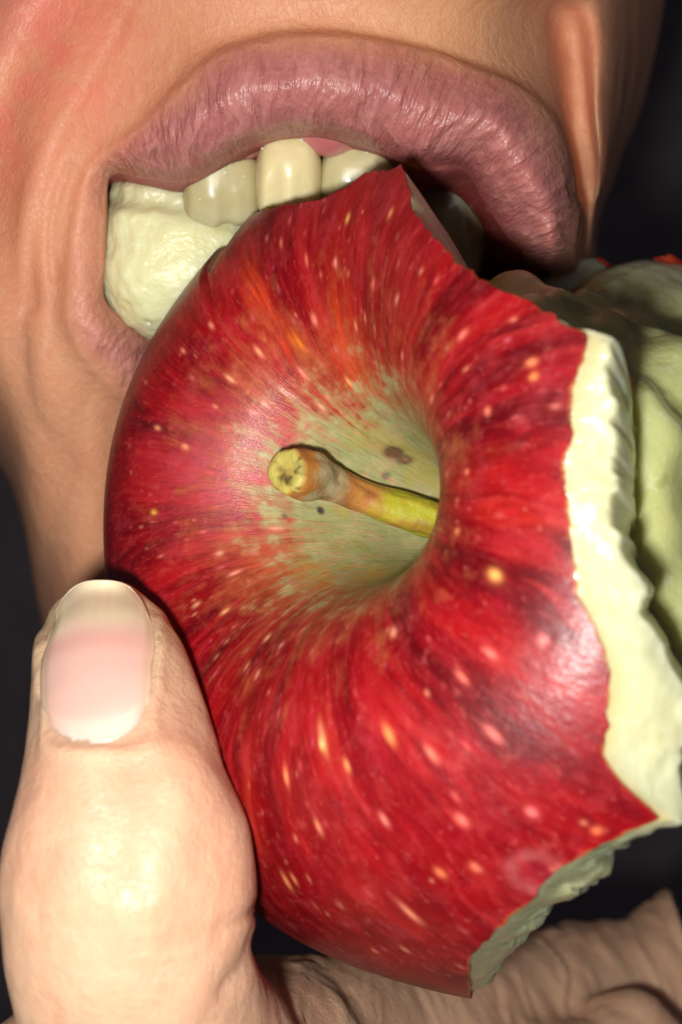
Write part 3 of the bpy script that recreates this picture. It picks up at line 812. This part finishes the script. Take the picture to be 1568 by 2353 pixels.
# ------------------------------------------------------------------ hand: distance field -> one continuous surface
def seg_field(P, a, b, ra, rb, sq=(1, 1, 1)):
    sq = np.array(sq)
    ab = (b - a) * sq; pa = (P - a) * sq
    t = np.clip(pa @ ab / (ab @ ab), 0, 1)
    return np.linalg.norm(pa - t[..., None] * ab, axis=-1) - (ra + (rb - ra) * t)
def smooth_min(a, b, k):
    h = np.clip(0.5 + 0.5 * (b - a) / k, 0, 1)
    return b * (1 - h) + a * h - k * h * (1 - h)
THUMB = [(238, 1478, 104.5, 143), (258, 1560, 101.5, 182), (274, 1700, 98, 212), (281, 1850, 95.5, 240), (294, 1980, 95, 288), (298, 2080, 95, 294), (302, 2190, 95.5, 284), (330, 2330, 98, 285), (400, 2560, 103, 330), (520, 2900, 112, 420)]
FINGERS = [
  ([(430, 2560, 114, 250), (630, 2400, 121, 195), (860, 2370, 136, 165), (1120, 2340, 154, 165), (1330, 2300, 168, 175), (1490, 2280, 173, 165), (1600, 2170, 178, 140)], 2.5),
  ([(700, 2760, 126, 230), (950, 2600, 134, 190), (1180, 2560, 140, 170), (1380, 2500, 146, 150), (1450, 2400, 150, 120)], 2.5),
]
HS = 0.55
lo_ = np.array([-42.0, -42.0, -66.0]); hi_ = np.array([40.0, 62.0, -2.0])
axs = [np.arange(lo_[i], hi_[i], HS) for i in range(3)]
GP = np.stack(np.meshgrid(*axs, indexing='ij'), -1).astype(np.float32)
def chain(ctrl):
    c = np.array(ctrl, float)
    return W(c[:, 0], c[:, 1], c[:, 2]), c[:, 3] * c[:, 2] / F
def chain_field(ctrl, sq=(1, 1, 1)):
    p, r = chain(ctrl)
    pr = catmull(np.concatenate([p, r[:, None]], 1), 2, False)
    f = None
    for i in range(len(pr) - 1):
        g = seg_field(GP, pr[i, :3], pr[i + 1, :3], pr[i, 3], pr[i + 1, 3], sq)
        f = g if f is None else np.minimum(f, g)
    return f
field = chain_field(THUMB, (1, 1.12, 1))
fing = None
for ctrl, k in FINGERS:
    g = chain_field(ctrl)
    fing = g if fing is None else smooth_min(fing, g, 4.0)
palm = seg_field(GP, W(330, 2750, 112), W(900, 2900, 140), 17, 18)
web = seg_field(GP, W(420, 2420, 104), W(640, 2420, 116), 6.5, 6.0)
field = smooth_min(field, smooth_min(smooth_min(fing, palm, 4.0), web, 3.0), 3.4)
for axis in range(3):                                      # light smoothing of the field
    sm_ = np.moveaxis(field, axis, 0).copy(); sm_[1:-1] = (sm_[:-2] + 2 * sm_[1:-1] + sm_[2:]) / 4
    field = np.moveaxis(sm_, 0, axis)

def surface_nets(f, origin, h):
    nx, ny, nz = f.shape
    ins = f < 0
    corners = [(a, b, c) for a in (0, 1) for b in (0, 1) for c in (0, 1)]
    cnt = sum(ins[a:nx - 1 + a, b:ny - 1 + b, c:nz - 1 + c].astype(np.int8) for a, b, c in corners)
    act = (cnt > 0) & (cnt < 8)
    idx = -np.ones(act.shape, np.int64); cells = np.argwhere(act); idx[act] = np.arange(len(cells))
    acc = np.zeros((len(cells), 3)); num = np.zeros(len(cells))
    ci = cells
    for (a, b, c) in corners:
        for dim in range(3):
            if (a, b, c)[dim]: continue
            q_ = [a, b, c]; q_[dim] = 1
            f0 = f[ci[:, 0] + a, ci[:, 1] + b, ci[:, 2] + c]; f1 = f[ci[:, 0] + q_[0], ci[:, 1] + q_[1], ci[:, 2] + q_[2]]
            cr = (f0 < 0) != (f1 < 0)
            t = np.where(cr, f0 / np.where(f0 == f1, 1, f0 - f1), 0)
            p = np.array([a, b, c], float)[None] + t[:, None] * (np.array(q_) - np.array([a, b, c]))[None]
            acc[cr] += p[cr]; num[cr] += 1
    V = (cells + acc / num[:, None]) * h + origin
    quads = []
    for dim in range(3):
        sl0 = [slice(1, -1)] * 3; sl1 = [slice(1, -1)] * 3
        f0 = ins[1:-1, 1:-1, 1:-1]
        sh = [slice(1, -1)] * 3; sh[dim] = slice(2, None)
        f1 = ins[tuple(sh)]
        e = np.argwhere(f0 != f1) + 1
        if not len(e): continue
        # cells touching this edge must exist
        d1, d2 = [(1, 2), (2, 0), (0, 1)][dim]
        ok = np.all(e < np.array(act.shape), 1)
        e = e[ok]
        def cell(o1, o2):
            k = e.copy(); k[:, d1] -= o1; k[:, d2] -= o2
            return idx[k[:, 0], k[:, 1], k[:, 2]]
        qd = np.stack([cell(1, 1), cell(0, 1), cell(0, 0), cell(1, 0)], 1)
        flip = ~ins[e[:, 0], e[:, 1], e[:, 2]]
        qd[flip] = qd[flip][:, ::-1]
        quads.append(qd)
    Q = np.concatenate(quads)
    return V, Q[np.all(Q >= 0, 1)]
HV, HQ = surface_nets(field, lo_, HS)
# field normals at the vertices
def field_grad(P):
    g = []
    for d_ in range(3):
        o = np.zeros(3); o[d_] = HS
        g.append(samp(P + o) - samp(P - o))
    g = np.stack(g, -1)
    return g / (np.linalg.norm(g, axis=-1, keepdims=True) + 1e-9)
def samp(P):
    x = (P - lo_) / HS
    x = np.clip(x, 0, np.array(field.shape) - 1.001)
    i = np.floor(x).astype(int); f_ = x - i
    o = 0
    for a in (0, 1):
        for b in (0, 1):
            for c in (0, 1):
                w = (f_[..., 0] if a else 1 - f_[..., 0]) * (f_[..., 1] if b else 1 - f_[..., 1]) * (f_[..., 2] if c else 1 - f_[..., 2])
                o = o + w * field[i[..., 0] + a, i[..., 1] + b, i[..., 2] + c]
    return o
HN = field_grad(HV)
HU, HVV = PX(HV)
facing = HN[:, 1] < 0.25
hd = 0.16 * fbm(HV[:, 0] / 4.0, HV[:, 1] / 4.0, HV[:, 2] / 6.0, 401, 3)
def hand_crease(pts, width, depth):
    pts = catmull(np.array(pts, float), 16, False)
    dd = np.full(len(HV), 1e9)
    for p_ in pts: dd = np.minimum(dd, (HU - p_[0]) ** 2 + (HVV - p_[1]) ** 2)
    return -depth * np.exp(-dd / width ** 2) * facing
for pts, w_, dp in [([(130, 2060), (220, 2030), (330, 2052)], 11, .14), ([(245, 1970), (300, 2010), (345, 2045)], 10, .2), ([(60, 2070), (150, 2058), (240, 2085)], 10, .12), ([(500, 2140), (560, 2110), (598, 2085)], 12, .35),
                    ([(230, 2160), (330, 2175), (450, 2160)], 10, .12), ([(250, 2210), (350, 2230), (470, 2215)], 12, .12), ([(520, 2280), (560, 2230), (592, 2160)], 20, .35), ([(340, 2270), (420, 2260), (500, 2240)], 10, .1),
                    ([(690, 2353), (660, 2280), (640, 2220)], 10, .3), ([(140, 2240), (180, 2290), (200, 2360)], 14, .12), ([(150, 2000), (200, 1990), (260, 2000)], 9, .12), ([(90, 2110), (200, 2120), (320, 2112), (430, 2120)], 9, .14), ([(120, 2150), (230, 2146), (320, 2150)], 8, .1), ([(350, 1940), (420, 1960), (480, 1950)], 9, .1), ([(180, 1960), (260, 1945), (340, 1955)], 8, .1), ([(400, 2050), (470, 2070), (540, 2050)], 9, .12), ([(380, 1760), (420, 1800), (450, 1860)], 9, .08), ([(190, 1780), (200, 1840), (230, 1890)], 8, .08)]:
    hd = hd + hand_crease(pts, w_, dp)
na_ = (HU - 228) / 122.0; nb_ = (HVV - 1336) / 372.0
rr_n = np.maximum(np.abs(na_), np.abs((nb_ - 0.5) / 0.5) ** 1.0 + 0.0) - 1 + 0.10 * np.minimum(np.abs(na_), 1) ** 3 * (nb_ > .7)
hd = hd + facing * sstep(0.12, 0.35, nb_) * (0.32 * np.exp(-((rr_n - 0.13) / 0.10) ** 2) - 0.15 * np.exp(-(rr_n / 0.05) ** 2)) * (HVV < 1800)
hd = hd - hand_crease([(415, 1740), (400, 1850), (360, 1980), (320, 2100)], 75, 0.6) - hand_crease([(215, 1780), (200, 1900), (190, 2040)], 60, 0.25)
hd = hd + hand_crease([(300, 1760), (290, 1850), (270, 1960)], 40, 0.2)
fold = sstep(960, 1160, HU) * sstep(1900, 2050, HVV)
fw = HV[:, 0] + 0.22 * HV[:, 2] + 1.6 * noise(HV[:, 0] / 5, HV[:, 1] / 5, HV[:, 2] / 9, 421)
rdg = 1 - np.abs(noise(fw / 1.5, 0 * fw, HV[:, 2] / 14, 422)) * 2
hd = hd + fold * (0.26 * rdg + 0.1 * noise(fw / 0.6, 0 * fw, HV[:, 2] / 8, 423))
fine = sstep(600, 680, HU) * (1 - fold)
hd = hd + fine * 0.12 * noise(fw / 0.55, 0 * fw, HV[:, 2] / 6, 424)
HV2 = HV + HN * hd[:, None]
hcol = np.broadcast_to(C(226, 180, 148), HV.shape).copy()
hb = fbm(HV[:, 0] / 7, HV[:, 1] / 7, HV[:, 2] / 7, 411, 3)
hcol = mixc(hcol, sstep(-.1, .8, hb) * 0.35, C(226, 160, 132))
hcol = mixc(hcol, np.exp(-((HU - 280) / 240) ** 2 - ((HVV - 2080) / 110) ** 2) * 0.35, C(228, 164, 132))
hcol = mixc(hcol, np.exp(-((HU - 240) / 180) ** 2 - ((HVV - 1420) / 120) ** 2) * 0.35, C(236, 204, 150))
zero = np.zeros(len(HV))
hand = make_mesh('hand', HV2, HQ, M_HAND, person, {'Col': hcol, 'lip': zero, 'v_lip': np.zeros((len(HV), 3))})

# --- thumb nail: plate laid on the thumb
def ray_field(u, v, d0=80.0, d1=130.0):
    d = np.full(np.shape(u), d0, float)
    for k in range(90):
        s = samp(W(u, v, d))
        d = d + np.clip(s, -1.5, 1.5) * 0.8
    return np.minimum(d, d1)
nu, nv = 60, 90
a_n = np.linspace(-1, 1, nu)[:, None]; b_n = np.linspace(0, 1, nv)[None]
# outline: columns from left to right, rows from the free edge down to the cuticle
top = 1334 + 82 * np.abs(a_n) ** 2.3 + 4 * a_n
bot = 1708 - 62 * np.abs(a_n) ** 2.6 - 14 * a_n
cen = 238 + 0 * b_n - 16 * sstep(0.1, 0.6, b_n)
half = 106 + 18 * sstep(0.0, 0.45, b_n) - 6 * sstep(0.7, 1.0, b_n)
nv_ = top + (bot - top) * b_n
nu_ = cen + a_n * half
dn = ray_field(nu_ + 0 * nv_, np.maximum(nv_, 1362))
for _ in range(60):
    e_ = np.pad(dn, 1, mode='reflect', reflect_type='odd'); dn = (e_[:-2, 1:-1] + e_[2:, 1:-1] + e_[1:-1, :-2] + e_[1:-1, 2:] + 4 * dn) / 8
NPt = W(nu_, nv_, dn)
nn_ = np.cross(np.gradient(NPt, axis=0), np.gradient(NPt, axis=1)); nn_ /= np.linalg.norm(nn_, axis=-1, keepdims=True); nn_ *= -np.sign(nn_[..., 1:2])
# smooth plate: keep a gentle cross curve
plate = NPt + nn_ * (0.30 - 0.32 * sstep(0.85, 1.0, b_n) - 0.12 * sstep(0.8, 1, np.abs(a_n)))[..., None]
plate[..., 1] -= 0.25 * (1 - sstep(0.0, 0.12, b_n))
under = plate + np.array([0, 0.45, 0]) - nn_ * 0.35
ncol = np.broadcast_to(C(234, 186, 172), plate.shape).copy()
AB = b_n + 0 * a_n
wav = 0.02 * noise(a_n * 3 + 0 * b_n, 0 * AB, 0 * AB, 431)
ncol = mixc(ncol, sstep(0.36, 0.20, AB + 0.05 * a_n ** 2 + wav), C(230, 208, 172))
ncol = mixc(ncol, np.exp(-((AB - 0.38) / 0.06) ** 2) * 0.35, C(228, 150, 136))
ncol = mixc(ncol, sstep(0.72, 0.97, AB + 0.1 * a_n) * 0.7, C(236, 206, 190))
ncol = mixc(ncol, sstep(0.7, 1.0, np.abs(a_n) + 0 * b_n) * 0.6, C(228, 190, 152))
ncol = mixc(ncol, 0.25 * sstep(-.5, .5, noise(a_n * 9 + 0 * b_n, b_n * 1.2 + 0 * a_n, 0 * AB, 432)), C(234, 186, 172))
nt_ = nu * nv
nf = grid_faces(nu, nv)
def idn(i, j): return i * nv + j
rim = [(idn(i, 0), idn(i + 1, 0), idn(i + 1, 0) + nt_, idn(i, 0) + nt_) for i in range(nu - 1)] + [(idn(i, nv - 1), idn(i + 1, nv - 1), idn(i + 1, nv - 1) + nt_, idn(i, nv - 1) + nt_) for i in range(nu - 1)]
rim += [(idn(0, j), idn(0, j + 1), idn(0, j + 1) + nt_, idn(0, j) + nt_) for j in range(nv - 1)] + [(idn(nu - 1, j), idn(nu - 1, j + 1), idn(nu - 1, j + 1) + nt_, idn(nu - 1, j) + nt_) for j in range(nv - 1)]
make_mesh('nail', np.concatenate([plate.reshape(-1, 3), under.reshape(-1, 3)]), [nf, nf[:, ::-1] + nt_, np.array(rim)], M_NAIL, hand,
          {'Col': np.concatenate([ncol.reshape(-1, 3), ncol.reshape(-1, 3)])})

# ------------------------------------------------------------------ saliva beads set as flash glints on teeth and flesh
pts = []
for o in bpy.data.objects:
    if o.type == 'MESH' and (o.name.startswith(('tooth', 'torn_flesh'))):
        a = np.empty(len(o.data.vertices) * 3, np.float32); o.data.vertices.foreach_get('co', a)
        pts.append(a.reshape(-1, 3) / MM)
pts = np.concatenate(pts); pu, pv_ = PX(pts)
bead_me = None
for (u, v, r) in SALIVA_GLINTS:
    k = (pu - u) ** 2 + (pv_ - v) ** 2 < 14 ** 2
    d = float(np.min(pts[k, 1] - CAM_Y)) if k.any() else 118.0
    if bead_me is None:
        b = blob('saliva_glint', np.zeros(3), (1, 1, 1), 2.0, 14, M_SALIVA_GLINT, person); bead_me = b.data
    else:
        b = bpy.data.objects.new('saliva_glint', bead_me); COL.objects.link(b); b.parent = person
    b.location = Vector(W(u, v, d + 0.05)) * MM
    b.scale = (r, r * 0.7, r)
